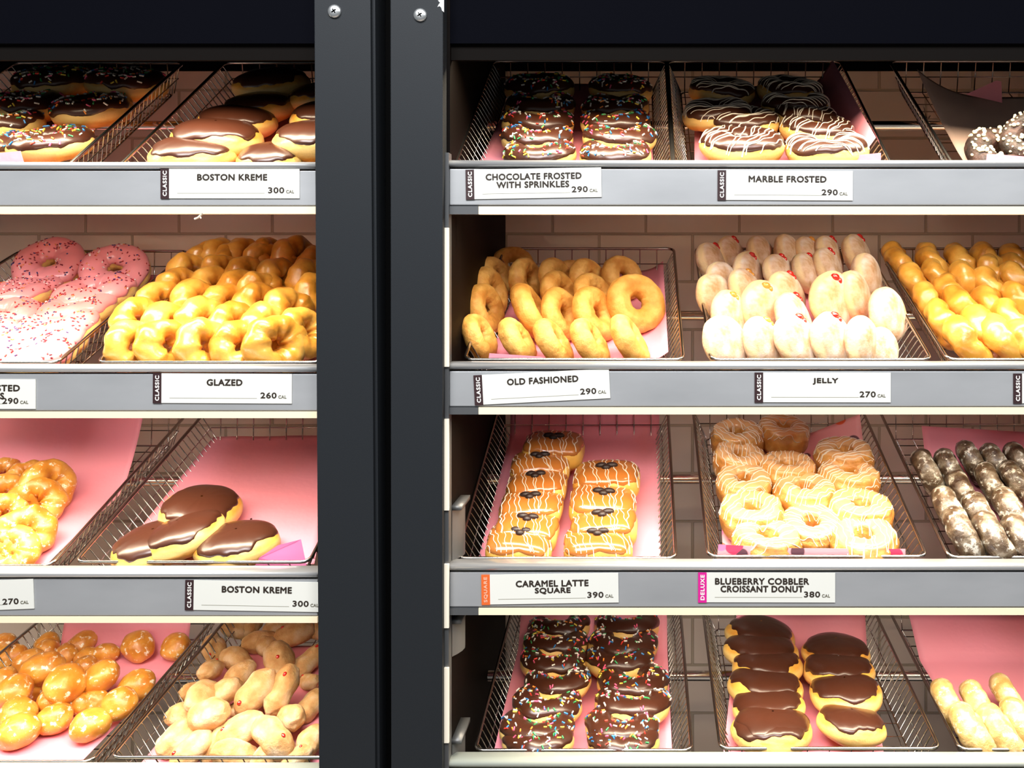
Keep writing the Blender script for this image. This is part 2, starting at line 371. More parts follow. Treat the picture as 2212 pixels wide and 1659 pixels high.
# ------------------------------------------------------------------ baskets
VP = (-745, -286, -200, 260)
CAM = Vector((0, -D, Z0))
YB = .030
H = .050; INS = .024; LEN = .40
class Basket: pass
def basket(row, xl, xr, yr, label, wires_front=True):
    b = Basket(); th = math.atan2(CY - VP[row], F); b.th = th
    b.u = Vector((1, 0, 0)); b.v = Vector((0, math.cos(th), math.sin(th))); b.n = Vector((0, -math.sin(th), math.cos(th)))
    b.O = px(xl, yr, YB); b.W = (xr - xl) * S * (1 + YB / D); b.row = row
    b.L = LEN
    W, L = b.W, b.L
    root = tag(empty('wire_basket', b.O), label, 'basket', None)
    root.rotation_euler = (th, 0, 0)
    # local frame: x = u, y = v, z = n
    def rect(x0, y0, x1, y1, z, r=.012, n=4):
        pts = []
        for cx, cy, a0 in ((x1 - r, y0 + r, -90), (x1 - r, y1 - r, 0), (x0 + r, y1 - r, 90), (x0 + r, y0 + r, 180)):
            for k in range(n + 1):
                a = math.radians(a0 + 90 * k / n); pts.append((cx + r * math.cos(a), cy + r * math.sin(a), z))
        return pts
    mb = MB(); mb.tube(rect(0, 0, W, L, 0), .0026, 8, closed=True); mb.obj('rim', M['chrome'], root, True)
    def lerp(t): return INS * t, -H * t
    R = .00100
    sides = {}
    ns = int(L / .0148)
    for nm, sgn in (('side_wall', 0), ('side_wall', 1)):
        mb = MB()
        for k in range(1, ns):
            y = L * k / ns; yy = min(max(y, INS * .8), L - INS * .8)
            x0 = 0 if sgn == 0 else W; x1 = INS if sgn == 0 else W - INS
            mb.tube([(x0, y, .0012), (x0 + (x1 - x0) * .15, y, -.004), (x1, yy, -H)], R, 5)
        t = .5; i, z = lerp(t); x = i if sgn == 0 else W - i
        mb.tube([(x, i, z), (x, L - i, z)], R, 5)
        mb.obj(nm, M['chrome'], root, True)
    nf = max(3, round(W / .031))
    for nm, y0, y1 in (('front_wall', 0, INS), ('back_wall', L, L - INS)):
        mb = MB()
        for k in range(1, nf):
            x = W * k / nf; xx = min(max(x, INS), W - INS)
            mb.tube([(x, y0, 0), (xx, y1, -H)], R, 5)
        i, z = lerp(.5); mb.tube([(i, y0 + (y1 - y0) * .5, z), (W - i, y0 + (y1 - y0) * .5, z)], R, 5)
        mb.obj(nm, M['chrome'], root, True)
    mb = MB(); mb.tube(rect(INS, INS, W - INS, L - INS, -H, .01), .0016, 6, closed=True)
    for k in range(1, nf):
        x = W * k / nf
        if INS < x < W - INS: mb.tube([(x, INS, -H), (x, L - INS, -H)], R, 5)
    for k in range(2, ns - 1, 2):
        y = L * k / ns; mb.tube([(INS, y, -H), (W - INS, y, -H)], R, 5)
    mb.obj('floor_grid', M['chrome'], root, True)
    # wire feet that stand on the rod behind and the shelf edge in front
    rod_y = {0: 272, 1: 682, 2: 1036, 3: 1462}[row]
    zr = px(0, rod_y, .304).z + .0085
    bb = (.304 - YB - H * math.sin(th)) / math.cos(th)     # along v where the floor passes over the rod
    fz = (b.O + b.v * bb - b.n * H).z - zr
    mb = MB()
    if fz > .004:
        for x in (.05, W - .05):
            top1 = Vector((x, bb - .02, -H)); top2 = Vector((x, bb + .02, -H))
            inv = Matrix.Rotation(-th, 3, 'X')
            f = inv @ Vector((0, 0, -fz + .001))
            mid = Vector((x, bb, -H)) + f
            mb.tube([top1, top1 * .3 + mid * .7, mid, top2 * .3 + mid * .7, top2], .0014, 6)
    inv = Matrix.Rotation(-th, 3, 'X')
    for x in (.05, W - .05):
        f = inv @ Vector((0, -.022, .010)); p = Vector((x, INS, -H))
        mb.tube([p, p + f], .0016, 6)
    mb.obj('support_feet', M['chrome'], root, True)
    return b
def flr(b, x, y, c):     # point on the plane c above the basket floor that the photo shows at pixel (x, y)
    d = Vector((x - CX, F, CY - y)); p0 = b.O + b.n * (c - H)
    t = (p0 - CAM).dot(b.n) / d.dot(b.n); return CAM + d * t

BK = {}
BK['1a'] = basket(0, -322, 138, 366, 'wire basket of sprinkled chocolate donuts on top shelf at far left')
BK['1b'] = basket(0, 250, 722, 366, 'wire basket of plain chocolate topped donuts on top shelf left of posts')
BK['1c'] = basket(0, 981, 1452, 362, 'wire basket of sprinkled chocolate donuts on top shelf right of posts')
BK['1d'] = basket(0, 1457, 1928, 362, 'wire basket of white-striped chocolate donuts on top shelf')
BK['1e'] = basket(0, 2062, 2534, 362, 'wire basket with pale paper and dark crumbs at top right')
BK['2a'] = basket(1, -348, 122, 784, 'wire basket of pink frosted donuts at left edge')
BK['2b'] = basket(1, 210, 692, 783, 'wire basket heaped with glazed golden rings left of posts')
BK['2c'] = basket(1, 1003, 1476, 777, 'wire basket of plain cake rings right of posts')
BK['2d'] = basket(1, 1536, 2012, 777, 'wire basket of powdered jelly donuts in the second shelf')
BK['2e'] = basket(1, 2048, 2520, 777, 'wire basket of golden glazed rings in columns at right edge')
BK['3a'] = basket(2, -360, 110, 1222, 'wire basket with honey glazed rings on pink paper at left edge')
BK['3b'] = basket(2, 163, 668, 1214, 'wire basket with only four chocolate topped donuts left of posts')
BK['3c'] = basket(2, 985, 1460, 1206, 'wire basket of caramel square donuts right of posts')
BK['3d'] = basket(2, 1530, 2002, 1202, 'wire basket of tall flaky striped donuts on dotted paper')
BK['3e'] = basket(2, 2050, 2522, 1204, 'wire basket of dark glazed cake donuts at right edge')
BK['4a'] = basket(3, -282, 196, 1646, 'wire basket of round glazed donut balls at bottom left')
BK['4b'] = basket(3, 240, 712, 1636, 'wire basket of sugared oblong donuts at bottom left of posts')
BK['4c'] = basket(3, 1026, 1494, 1621, 'wire basket of sprinkled chocolate donuts on the bottom shelf')
BK['4d'] = basket(3, 1556, 2030, 1617, 'wire basket of two columns of chocolate topped donuts, bottom shelf')
BK['4e'] = basket(3, 2073, 2545, 1619, 'wire basket of pale glazed cake donuts at bottom right')

# ------------------------------------------------------------------ paper liners
def liner(key, fl_, fr, br_, bl, label, m='paper', hf=None, amp=.002, side=(0, 0), back=0.0, name='paper_liner'):
    b = BK[key]; C = [flr(b, *p, .0) for p in (fl_, fr, br_, bl)]
    nu, nv = 26, 36; rows = []; sd = random.random() * 50
    for i in range(nu + 1):
        s = i / nu; r = []
        for j in range(nv + 1):
            t = j / nv
            p = (C[0] * (1 - s) + C[1] * s) * (1 - t) + (C[3] * (1 - s) + C[2] * s) * t
            h = .0030 + amp * (noise.noise(Vector((s * 3, t * 4, sd))) + 1) * .6
            h += side[0] * max(0, .16 - s) ** 2 / .0256 + side[1] * max(0, s - .84) ** 2 / .0256
            h += back * max(0, t - .8) ** 2 / .04
            if hf: h += hf(s, t)
            r.append(p + b.n * h)
        rows.append(r)
    mb = MB(); mb.grid(rows); o = mb.obj(name, M[m], smooth=True)
    mo = o.modifiers.new('thick', 'SOLIDIFY'); mo.thickness = .0003
    tag(o, label, 'paper'); return o
def flap(parent, pts, Y, m='paper'):    # a paper corner standing up behind the basket rim
    mb = MB(); P = [px(x, y, Y + dy) for x, y, dy in pts]; n = len(P)
    mb.add(P + [p + Vector((0, .0004, 0)) for p in P], [tuple(range(n))[::-1], tuple(range(n, 2 * n))] + [(i, (i + 1) % n, (i + 1) % n + n, i + n) for i in range(n)])
    return mb.obj('folded_corner', M[m], parent)
# the front edge of each sheet is near the basket front
l = liner('1a', (-280, 366), (60, 366), (270, 185), (80, 185), 'pink paper under sprinkled donuts on top shelf at far left')
flap(l, [(-20, 352, 0), (52, 352, 0), (44, 326, 0), (-20, 332, 0)], .05)
liner('1b', (300, 366), (690, 366), (760, 190), (540, 190), 'pink paper under chocolate topped donuts on top shelf left of posts')
liner('1c', (1030, 366), (1412, 366), (1398, 185), (1120, 185), 'pink paper under sprinkled donuts on top shelf right of posts')
l = liner('1d', (1500, 366), (1880, 366), (1790, 190), (1500, 190), 'pink paper under white-striped chocolate donuts, raised at its right edge', side=(0, .05))
flap(l, [(1815, 350, 0), (1903, 350, 0), (1903, 330, 0), (1830, 337, 0)], .06)
def hf1e(s, t):
    return .055 * max(0, 1 - s / .32) ** 2 * (t ** 1.5) + .022 * math.exp(-((s - .55) / .22) ** 2) * max(0, t - .6) + .006 * math.sin(s * 9) * t
l = liner('1e', (2090, 366), (2500, 366), (2400, 218), (1968, 218), 'pale crumpled paper curling up in the top right basket', 'pale_paper', hf=hf1e)
flap(l, [(2086, 204, 0), (2165, 222, 0), (2163, 176, 0), (2152, 174, 0)], .315)
flap(l, [(2130, 350, 0), (2212, 350, 0), (2300, 350, 0), (2300, 344, 0), (2132, 332, 0)], .07)
liner('2a', (-280, 790), (90, 790), (345, 598), (40, 598), 'pink paper under pink frosted donuts at left edge')
liner('2b', (262, 790), (690, 790), (775, 590), (520, 590), 'pink paper under the heap of golden glazed rings')
l = liner('2c', (1050, 790), (1443, 790), (1432, 590), (1130, 590), 'pink paper under plain cake rings, raised at its right edge', side=(0, .02))
flap(l, [(1055, 779, 0), (1205, 779, 0), (1165, 770, 0), (1057, 763, 0)], .05)
liner('2d', (1570, 790), (1930, 790), (1830, 590), (1545, 590), 'pink paper under powdered jelly donuts')
liner('2e', (2100, 790), (2500, 790), (2390, 590), (1985, 590), 'pink paper under golden rings at right edge')
liner('3a', (-300, 1236), (90, 1236), (345, 985), (40, 985), 'pink paper with honey glazed rings, rising at the back, left edge',
      hf=lambda s, t: .10 * max(0, t - .62) ** 1.3 / .28 + .006 * math.sin((s + t) * 7) * t)
l = liner('3b', (240, 1225), (680, 1225), (735, 945), (462, 948), 'wide bare sheet of pink paper behind four chocolate topped donuts', amp=.003)
flap(l, [(545, 1232, 0), (560, 1205, 0), (600, 1178, .004), (650, 1165, .008), (664, 1232, 0)], .04, 'flap')
liner('3c', (1032, 1218), (1427, 1218), (1424, 925), (1108, 925), 'pink paper under caramel square donuts', amp=.003, hf=lambda s, t: .14 * max(0, t - .9) / .1 * .4)
l = liner('3d', (1562, 1215), (1935, 1215), (1850, 960), (1550, 960), 'pink paper printed with coloured dots under flaky donuts', 'dots',
      hf=lambda s, t: .06 * max(0, s - .5) * 2 * max(0, t - .7) / .3)
flap(l, [(1548, 1212, 0), (1956, 1210, 0), (1956, 1186, 0), (1700, 1184, 0), (1552, 1176, 0)], .036, 'dots')
liner('3e', (2090, 1218), (2500, 1218), (2390, 985), (1985, 960), 'deep pink paper standing up behind dark glazed donuts',
      hf=lambda s, t: .10 * max(0, t - .85) / .15 * .35)
liner('4a', (-230, 1668), (160, 1668), (420, 1400), (150, 1400), 'pink paper under round donut balls, rising at the back',
      hf=lambda s, t: .06 * max(0, t - .93) / .07)
l = liner('4b', (300, 1660), (690, 1660), (760, 1400), (520, 1400), 'pink paper under sugared oblong donuts')
liner('4c', (1066, 1650), (1452, 1650), (1440, 1385), (1128, 1385), 'pink paper under sprinkled donuts on the bottom shelf', side=(.012, .01), hf=lambda s, t: .05 * max(0, t - .85) / .15)
liner('4d', (1562, 1650), (1912, 1650), (1866, 1388), (1590, 1388), 'pink paper under two columns of chocolate topped donuts', side=(.012, 0), hf=lambda s, t: .05 * max(0, t - .8) / .2)
liner('4e', (2120, 1650), (2500, 1650), (2400, 1388), (1960, 1388), 'pink paper behind pale glazed cake donuts', hf=lambda s, t: .05 * max(0, t - .8) / .2)

# ------------------------------------------------------------------ donut shapes
R0 = .048
def nz3(x, y, z, s): return noise.noise(Vector((x + s, y - s * .7, z + s * .3)))
def make_surf(kind, seed):
    sd = seed * 7.31 + 3
    def ring(th, ph):
        c, s = math.cos(th), math.sin(th)
        maj = .60 * R0 * (1 + .05 * nz3(c * 1.3, s * 1.3, 0, sd))
        r = .385 * R0 * (1 + .12 * nz3(c * 1.6, s * 1.6, math.sin(ph) * .8, sd + 9) + .03 * nz3(c * 5, s * 5, ph * 2, sd))
        q = 1 if math.cos(ph) > 0 else 1.12
        return Vector(((maj + r * math.cos(ph) * q) * c, (maj + r * math.cos(ph) * q) * s, r * .88 * math.sin(ph)))
    def knot(th, ph):      # yeast ring with pulled ridges
        c, s = math.cos(th), math.sin(th)
        maj = .58 * R0 * (1 + .10 * nz3(c * 1.5, s * 1.5, 0, sd))
        r = .40 * R0 * (1 + .31 * nz3(c * 2.1, s * 2.0, math.sin(ph) * .9, sd + 9) + .05 * nz3(c * 5, s * 5, ph * 1.5, sd))
        return Vector(((maj + r * math.cos(ph)) * c, (maj + r * math.cos(ph)) * s, r * .95 * math.sin(ph)))
    def cake(th, ph):
        c, s = math.cos(th), math.sin(th)
        maj = .60 * R0 * (1 + .04 * nz3(c * 1.3, s * 1.3, 0, sd))
        crack = .10 * math.exp(-((ph - 1.9 - .3 * nz3(c * 2, s * 2, 1, sd)) / .25) ** 2)
        r = .37 * R0 * (1 + .08 * nz3(c * 2.5, s * 2.5, math.sin(ph) * 2, sd) + .05 * nz3(c * 8, s * 8, ph * 3, sd) - crack)
        return Vector(((maj + r * math.cos(ph)) * c, (maj + r * math.cos(ph)) * s, r * .95 * math.sin(ph)))
    def flaky(th, ph):
        c, s = math.cos(th), math.sin(th)
        maj = .62 * R0 * (1 + .04 * nz3(c * 1.3, s * 1.3, 0, sd))
        lay = .05 * math.sin(ph * 9 + 2 * nz3(c * 2, s * 2, 0, sd)) * (1 if abs(ph) < 1.2 else .25)
        r = .37 * R0 * (1 + lay + .10 * nz3(c * 2.5, s * 2.5, math.sin(ph), sd))
        cp, sp = math.cos(ph), math.sin(ph); e = .75
        return Vector(((maj + r * math.copysign(abs(cp) ** e, cp)) * c, (maj + r * math.copysign(abs(cp) ** e, cp)) * s, r * 1.35 * math.copysign(abs(sp) ** e, sp)))
    def disc(th, ph):
        c, s = math.cos(th), math.sin(th); cp, sp = max(0, math.cos(ph)), math.sin(ph)
        k = 1 + .07 * nz3(c * 1.2, s * 1.2, sp, sd) + .015 * nz3(c * 5, s * 5, sp * 4, sd)
        k = 1 + cp * (.07 * nz3(c * 1.2, s * 1.2, sp, sd) + .015 * nz3(c * 5, s * 5, sp * 4, sd))
        rad = R0 * cp ** .78 * k; z = .42 * R0 * math.copysign(abs(sp) ** .95, sp) * k
        return Vector((rad * c, rad * s, z - .0))
    def square(th, ph):
        c, s = math.cos(th), math.sin(th); cp, sp = max(0, math.cos(ph)), math.sin(ph)
        f = (abs(c) ** 4 + abs(s) ** 4) ** -.25 * .93
        k = 1 + cp * .05 * nz3(c * 1.5, s * 1.5, sp, sd)
        rad = R0 * cp ** .55 * f * k; z = .46 * R0 * math.copysign(abs(sp) ** .85, sp) * k
        return Vector((rad * c, rad * s * .92, z))
    def ball(th, ph):
        d = Vector((math.cos(ph) * math.cos(th), math.cos(ph) * math.sin(th), math.sin(ph)))
        k = 1 + .12 * nz3(d.x * 1.2, d.y * 1.2, d.z * 1.2, sd) + .03 * nz3(d.x * 4, d.y * 4, d.z * 4, sd)
        return Vector((d.x * R0 * .62 * k, d.y * R0 * .52 * k, d.z * R0 * .47 * k))
    def oblong(th, ph):
        d = Vector((math.cos(ph), math.sin(ph) * math.cos(th), math.sin(ph) * math.sin(th)))  # ph 0..pi along x
        k = 1 + .14 * nz3(d.x * 1.4, d.y * 1.4, d.z * 1.4, sd) + .05 * nz3(d.x * 4, d.y * 4, d.z * 4, sd)
        waist = 1 - .16 * math.exp(-(d.x / .35) ** 2) * (seed % 2)
        return Vector((d.x * R0 * .88 * k, d.y * R0 * .56 * k * waist, d.z * R0 * .52 * k * waist))
    return dict(ring=ring, knot=knot, cake=cake, flaky=flaky, disc=disc, square=square, ball=ball, oblong=oblong)[kind]
def kind_tor(f): return f.__name__ in ('ring', 'knot', 'cake', 'flaky')
def normal_at(f, th, ph):
    e = .02; a = f(th + e, ph) - f(th - e, ph); b = f(th, ph + e) - f(th, ph - e)
    n = a.cross(b)
    return n.normalized() if n.length > 1e-9 and abs(ph) < 1.5 or kind_tor(f) else Vector((0, 0, 1))
TOR = ('ring', 'knot', 'cake', 'flaky')
def body_mesh(kind, f, mname, nu=44, nv=26):
    mb = MB()
    if kind in TOR:
        mb.grid([[f(2*math.pi*i/nu, 2*math.pi*j/nv) for j in range(nv)] for i in range(nu)], True, True)
    elif kind == 'oblong':
        mb.grid([[f(2*math.pi*i/32, math.pi*(j + .02)/(nv + .04)) for j in range(nv + 1)] for i in range(32)], True, False)
        mb.f = [q[::-1] for q in mb.f]
    else:
        mb.grid([[f(2*math.pi*i/nu, -math.pi/2 + math.pi*(j + .02)/(nv + .04)) for j in range(nv + 1)] for i in range(nu)], True, False)
    return mb.mesh('dough', M[mname], True)
def icing_mesh(kind, f, mname, seed, a0=.25, b0=2.75, t=.0022, wob=.35, name='icing'):
    mb = MB(); nu, nv = 72, 22; rows = []
    for i in range(nu):
        th = 2 * math.pi * i / nu; c, s = math.cos(th), math.sin(th); r = []
        a = a0 + wob * nz3(c * 1.4, s * 1.4, 5, seed * 3.1) + .22 * nz3(c * 4, s * 4, 2, seed * 5.7)
        b = (b0 + .2 * nz3(c * 2, s * 2, 8, seed)) if kind in TOR else math.pi / 2 - .01
        for j in range(nv + 1):
            q = j / nv; ph = a + (b - a) * q
            if kind in TOR: off = t * max(0, 1 - abs(2 * q - 1) ** 7) - .0007 * (abs(2 * q - 1) ** 7)
            else: off = t * (1 - (1 - q) ** 12) - .0007 * (1 - q) ** 12
            off *= 1 + (.25 if kind in TOR else .25 * math.cos(ph)) * nz3(c * 3, s * 3, ph, seed)
            r.append(f(th, ph) + normal_at(f, th, ph) * off)
        rows.append(r)
    mb.grid(rows, True, False)
    return mb.mesh(name, M[mname], True)
def bvh(meshes):
    vs, fs = [], []
    for me in meshes:
        n = len(vs); vs += [v.co.copy() for v in me.vertices]; fs += [[n + i for i in p.vertices] for p in me.polygons]
    return BVHTree.FromPolygons(vs, fs)
def sprinkle_mesh(meshes, count, seed, mats, L=.0050, r=.00105, zmin=.002):
    t = bvh(meshes); rnd = random.Random(seed); mb = MB(); k = 0; tries = 0
    while k < count and tries < count * 8:
        tries += 1
        a = rnd.uniform(0, 2 * math.pi); q = R0 * 1.05 * math.sqrt(rnd.random())
        if nz3(q * math.cos(a) * 45, q * math.sin(a) * 45, 0, seed) < -.25: continue
        p, n, i, d = t.ray_cast(Vector((q * math.cos(a), q * math.sin(a), .1)), Vector((0, 0, -1)))
        if p is None or n.z < .25 or p.z < zmin: continue
        e = n.orthogonal().normalized(); e.rotate(Matrix.Rotation(rnd.uniform(0, 6.3), 3, n))
        c = p + n * r * .5; mb.mat = rnd.randrange(len(mats)) if rnd.random() > .25 else 0
        h = e * L * .5 * rnd.uniform(.7, 1.15); mb.tube([c - h, c - h * .8, c + h * .8, c + h], r, 5); k += 1
    return mb.mesh('sprinkles', mats, True)
def drizzle_mesh(meshes, seed, count=14, r=.0009, ang=0.3, span=1.05, bend=.3, zmin=-.012, name='drizzle', mname='white_icing', zig=True):
    t = bvh(meshes); rnd = random.Random(seed); mb = MB(); ca, sa = math.cos(ang), math.sin(ang)
    for k in range(count):
        x = -R0 * .95 + 1.9 * R0 * (k + rnd.uniform(-.35, .35)) / max(1, count - 1); sl = rnd.uniform(-.15, .15); seg = []
        bd = bend * rnd.uniform(.5, 1.4)
        for j in range(41):
            q = -1 + j / 20; yy = q * R0 * span; xx = x + sl * yy + bd * R0 * (q * q - .4) * .5 + .0012 * math.sin(j * .7 + k)
            p, n, i, d = t.ray_cast(Vector((xx * ca - yy * sa, xx * sa + yy * ca, .1)), Vector((0, 0, -1)))
            if p is None or p.z < zmin:
                if len(seg) > 2: mb.tube(seg, r * rnd.uniform(.75, 1.2), 5)
                seg = []; continue
            if seg and (seg[-1] - p).length > .012:
                if len(seg) > 2: mb.tube(seg, r, 5)
                seg = []
            seg.append(p + n * r * .35)
        if len(seg) > 2: mb.tube(seg, r * rnd.uniform(.75, 1.2), 5)
    return mb.mesh(name, M[mname], True)
def blob_mesh(name, m, items):    # items: (centre, radii)
    mb = MB()
    for c, rad in items:
        c = Vector(c)
        rows = [[(c.x + rad[0]*math.cos(2*math.pi*i/12)*math.cos(ph), c.y + rad[1]*math.sin(2*math.pi*i/12)*math.cos(ph), c.z + rad[2]*math.sin(ph))
                 for ph in [(-math.pi/2 + math.pi * j / 8) for j in range(9)]] for i in range(12)]
        mb.grid(rows, True, False)
    return mb.mesh(name, m, True)

VAR = {}
def variant(t, k):
    if (t, k) in VAR: return VAR[(t, k)]
    parts = []
    if t == 'sprinkled':
        f = make_surf('ring', k); d = body_mesh('ring', f, 'dough'); i = icing_mesh('ring', f, 'choc', k, .22, 2.7)
        parts = [('dough', d), ('icing', i), ('sprinkles', sprinkle_mesh([i], 105, k + 11, SPR))]
    elif t == 'pink':
        f = make_surf('ring', k + 20); d = body_mesh('ring', f, 'dough'); i = icing_mesh('ring', f, 'pink_icing', k, .15, 2.8, t=.0026)
        parts = [('dough', d), ('icing', i), ('sprinkles', sprinkle_mesh([i], 120, k + 31, SPD, L=.0026, r=.00085))]
    elif t == 'marble':
        f = make_surf('ring', k + 40); d = body_mesh('ring', f, 'dough'); i = icing_mesh('ring', f, 'choc', k + 4, .35, 2.7)
        parts = [('dough', d), ('icing', i), ('drizzle', drizzle_mesh([d, i], k + 5, 14, .0007, .25 + .4 * (k % 2), bend=.6))]
    elif t == 'topped':
        f = make_surf('disc', k + 60); d = body_mesh('disc', f, 'dough'); i = icing_mesh('disc', f, 'choc', k + 9, .42, t=.002)
        parts = [('dough', d), ('icing', i)]
    elif t == 'glazed':
        f = make_surf('knot', k + 80); parts = [('dough', body_mesh('knot', f, 'glazed'))]
    elif t == 'honey':
        f = make_surf('knot', k + 90); parts = [('dough', body_mesh('knot', f, 'orange'))]
    elif t == 'cake':
        f = make_surf('cake', k + 100); parts = [('dough', body_mesh('cake', f, 'cake', 56, 30))]
    elif t == 'dark':
        f = make_surf('cake', k + 110); parts = [('dough', body_mesh('cake', f, 'dark_cake', 56, 30))]
    elif t == 'pale':
        f = make_surf('cake', k + 120); parts = [('dough', body_mesh('cake', f, 'pale_cake', 56, 30))]
    elif t == 'jelly':
        f = make_surf('disc', k + 130); parts = [('dough', body_mesh('disc', f, 'powder'))]
        if k % 3 != 1:
            a = math.pi / 2 + .25; p = f(a, .75)
            parts.append(('jelly_filling', blob_mesh('jelly_filling', M['jelly'] if k % 3 == 0 else M['amber'], [(p * .98, (.0082, .0066, .0046)), (p * .97 + Vector((.006, -.005, .002)), (.0048, .006, .004)), (p * .97 + Vector((-.004, .003, -.001)), (.004, .004, .004))])))
    elif t == 'square':
        f = make_surf('square', k + 140); d = body_mesh('square', f, 'square'); i = icing_mesh('square', f, 'caramel', k, .30, t=.0016, wob=.2)
        tt = bvh([d, i]); p = tt.ray_cast(Vector((0, -.006, .1)), Vector((0, 0, -1)))[0]
        bean = blob_mesh('chocolate_beans', M['bean'], [(p + Vector((-.0062, .002, .0015)), (.0085, .0050, .0042)), (p + Vector((.0072, .002, .0015)), (.0085, .0050, .0042)), (p + Vector((0, -.0045, .0012)), (.0062, .0056, .0040))])
        parts = [('dough', d), ('icing', i), ('drizzle', drizzle_mesh([d, i], k + 5, 12, .0006, .05 + .12 * (k % 3), bend=.15, zmin=-.016)), ('chocolate_beans', bean)]
    elif t == 'flaky':
        f = make_surf('flaky', k + 150); d = body_mesh('flaky', f, 'flaky', 52, 40)
        i = icing_mesh('flaky', f, 'glaze', k, .9, 2.5, t=.0012)
        parts = [('dough', d), ('icing', i), ('drizzle', drizzle_mesh([d, i], k + 5, 14, .0007, .3 + .5 * (k % 3), bend=.4, zmin=-.012))]
    elif t == 'ball':
        f = make_surf('ball', k + 160); parts = [('dough', body_mesh('ball', f, 'orange'))]
    elif t == 'oblong':
        f = make_surf('oblong', k + 170); parts = [('dough', body_mesh('oblong', f, 'sugar'))]
        if k % 3 == 0: parts.append(('jelly_filling', blob_mesh('jelly_filling', M['jelly'], [(f(math.pi / 2, 2.1) * .98, (.0042, .0034, .0026))])))
    elif t == 'crumb':
        f = make_surf('cake', k + 180); d = body_mesh('cake', f, 'black_cake', 56, 30)
        rnd = random.Random(k); tt = bvh([d]); it = []
        while len(it) < 90:
            a, q = rnd.uniform(0, 6.3), R0 * math.sqrt(rnd.random()); p, n, _, _ = tt.ray_cast(Vector((q*math.cos(a), q*math.sin(a), .1)), Vector((0, 0, -1)))
            if p is None or p.z < .002: continue
            s = rnd.uniform(.0016, .0034); it.append((p + n * s * .4, (s, s * rnd.uniform(.7, 1.2), s * .8)))
        parts = [('dough', d), ('crumbs', blob_mesh('crumbs', M['nib'], it))]
    VAR[(t, k)] = parts
    return parts
NAMES = dict(sprinkled='sprinkled_donut', pink='pink_frosted_donut', marble='striped_donut', topped='chocolate_topped_donut', glazed='glazed_donut', honey='honey_glazed_donut',
             cake='cake_donut', dark='dark_cake_donut', pale='pale_cake_donut', jelly='jelly_donut', square='square_donut', flaky='flaky_donut', ball='donut_ball', oblong='sugared_donut', crumb='crumb_donut')
FLATH = dict(disc=.42, ring=.36)
def hgt(t):  # (edge radius, half thickness, overall radius)
    if t in ('topped', 'jelly'): return .22, .40, 1.0
    if t == 'square': return .25, .40, .95
    if t in ('ball',): return .45, .47, .60
    if t == 'oblong': return .45, .50, .85
    if t == 'flaky': return .37, .48, .99
    return .37, .35, .97
cnt = {}
def donut(key, t, x, y, wpx, nrm, label, group, lift=0.0, spin=None, k=None, sq=1.0):
    b = BK[key]; cnt[t] = cnt.get(t, 0) + 1
    nvar = 5 if t in ('glazed', 'cake', 'oblong', 'ball', 'jelly') else 4
    if k is None: k = cnt[t] * 3 % nvar if nvar != 3 else cnt[t] % 3
    if isinstance(nrm, tuple) and nrm[0] == 'edge':
        q = Vector((x - CX, F, CY - y)).normalized().cross(b.v); q.normalize()
        if q.x < 0: q = -q
        nrm = q + Vector([random.uniform(-nrm[1], nrm[1]) for _ in range(3)])
    z = Vector(nrm).normalized()
    er, hz, ov = hgt(t); scale = 1.0
    for _ in range(3):
        if t in ('ball', 'oblong'): h = R0 * hz * scale
        else:
            cs = abs(z.dot(b.n)); h = scale * R0 * ((ov - er) * math.sqrt(max(0, 1 - cs * cs)) + hz * cs + er * (1 - cs) * .9)
        c = flr(b, x, y, h + .004 + lift)
        scale = wpx * S * (1 + c.y / D) / (2 * R0 * (ov if t not in ('ball', 'oblong') else (.57 if t == 'ball' else .80)))
        scale = min(1.35, max(.55, scale))
    rr_ = R0 * scale * (.55 if t in ('ball', 'oblong') else ov - er)
    er_ = 0 if t in ('ball', 'oblong') else er * R0 * scale
    ext = rr_ * math.sqrt(max(0, 1 - z.dot(b.v) ** 2)) + er_
    vc = (c - b.O).dot(b.v); lo_, hi_ = ext - .006, b.L - ext + .01
    if vc < lo_: c = c + b.v * (lo_ - vc)
    elif vc > hi_: c = c + b.v * (hi_ - vc)
    if spin is None: spin = random.uniform(0, 6.28)
    xa = Vector((1, 0, 0)); xa = xa - z * xa.dot(z)
    if xa.length < .2: xa = Vector((0, 0, 1)) - z * z.z
    xa.normalize(); ya = z.cross(xa)
    rot = Matrix((xa, ya, z)).transposed() @ Matrix.Rotation(spin, 3, 'Z')
    parts = variant(t, k)
    if len(parts) == 1:
        root = put(NAMES[t], parts[0][1])
    else:
        root = empty(NAMES[t])
        for nm, me in parts:
            o = put(nm, me, root)
            if nm in ('sprinkles', 'crumbs'): o['kind'] = 'stuff'
    root.location = c; root.rotation_mode = 'QUATERNION'; root.rotation_quaternion = rot.to_quaternion()
    j = random.uniform(.96, 1.04); root.scale = (scale * j, scale / j, scale * sq)
    tag(root, label, 'donut', group)
    return root
def lie(b, tilt, side=0.0):    # normal of a donut lying on the basket bed, tipped towards the shopper
    a = math.radians(tilt); s = math.radians(side)
    n = b.n * math.cos(a) - b.v * math.sin(a)
    return n * math.cos(s) + Vector((1, 0, 0)) * math.sin(s)
ORD = ['front', 'second', 'third', 'fourth', 'fifth', 'sixth', 'seventh', 'eighth', 'ninth', 'tenth', 'eleventh', 'twelfth', 'thirteenth']
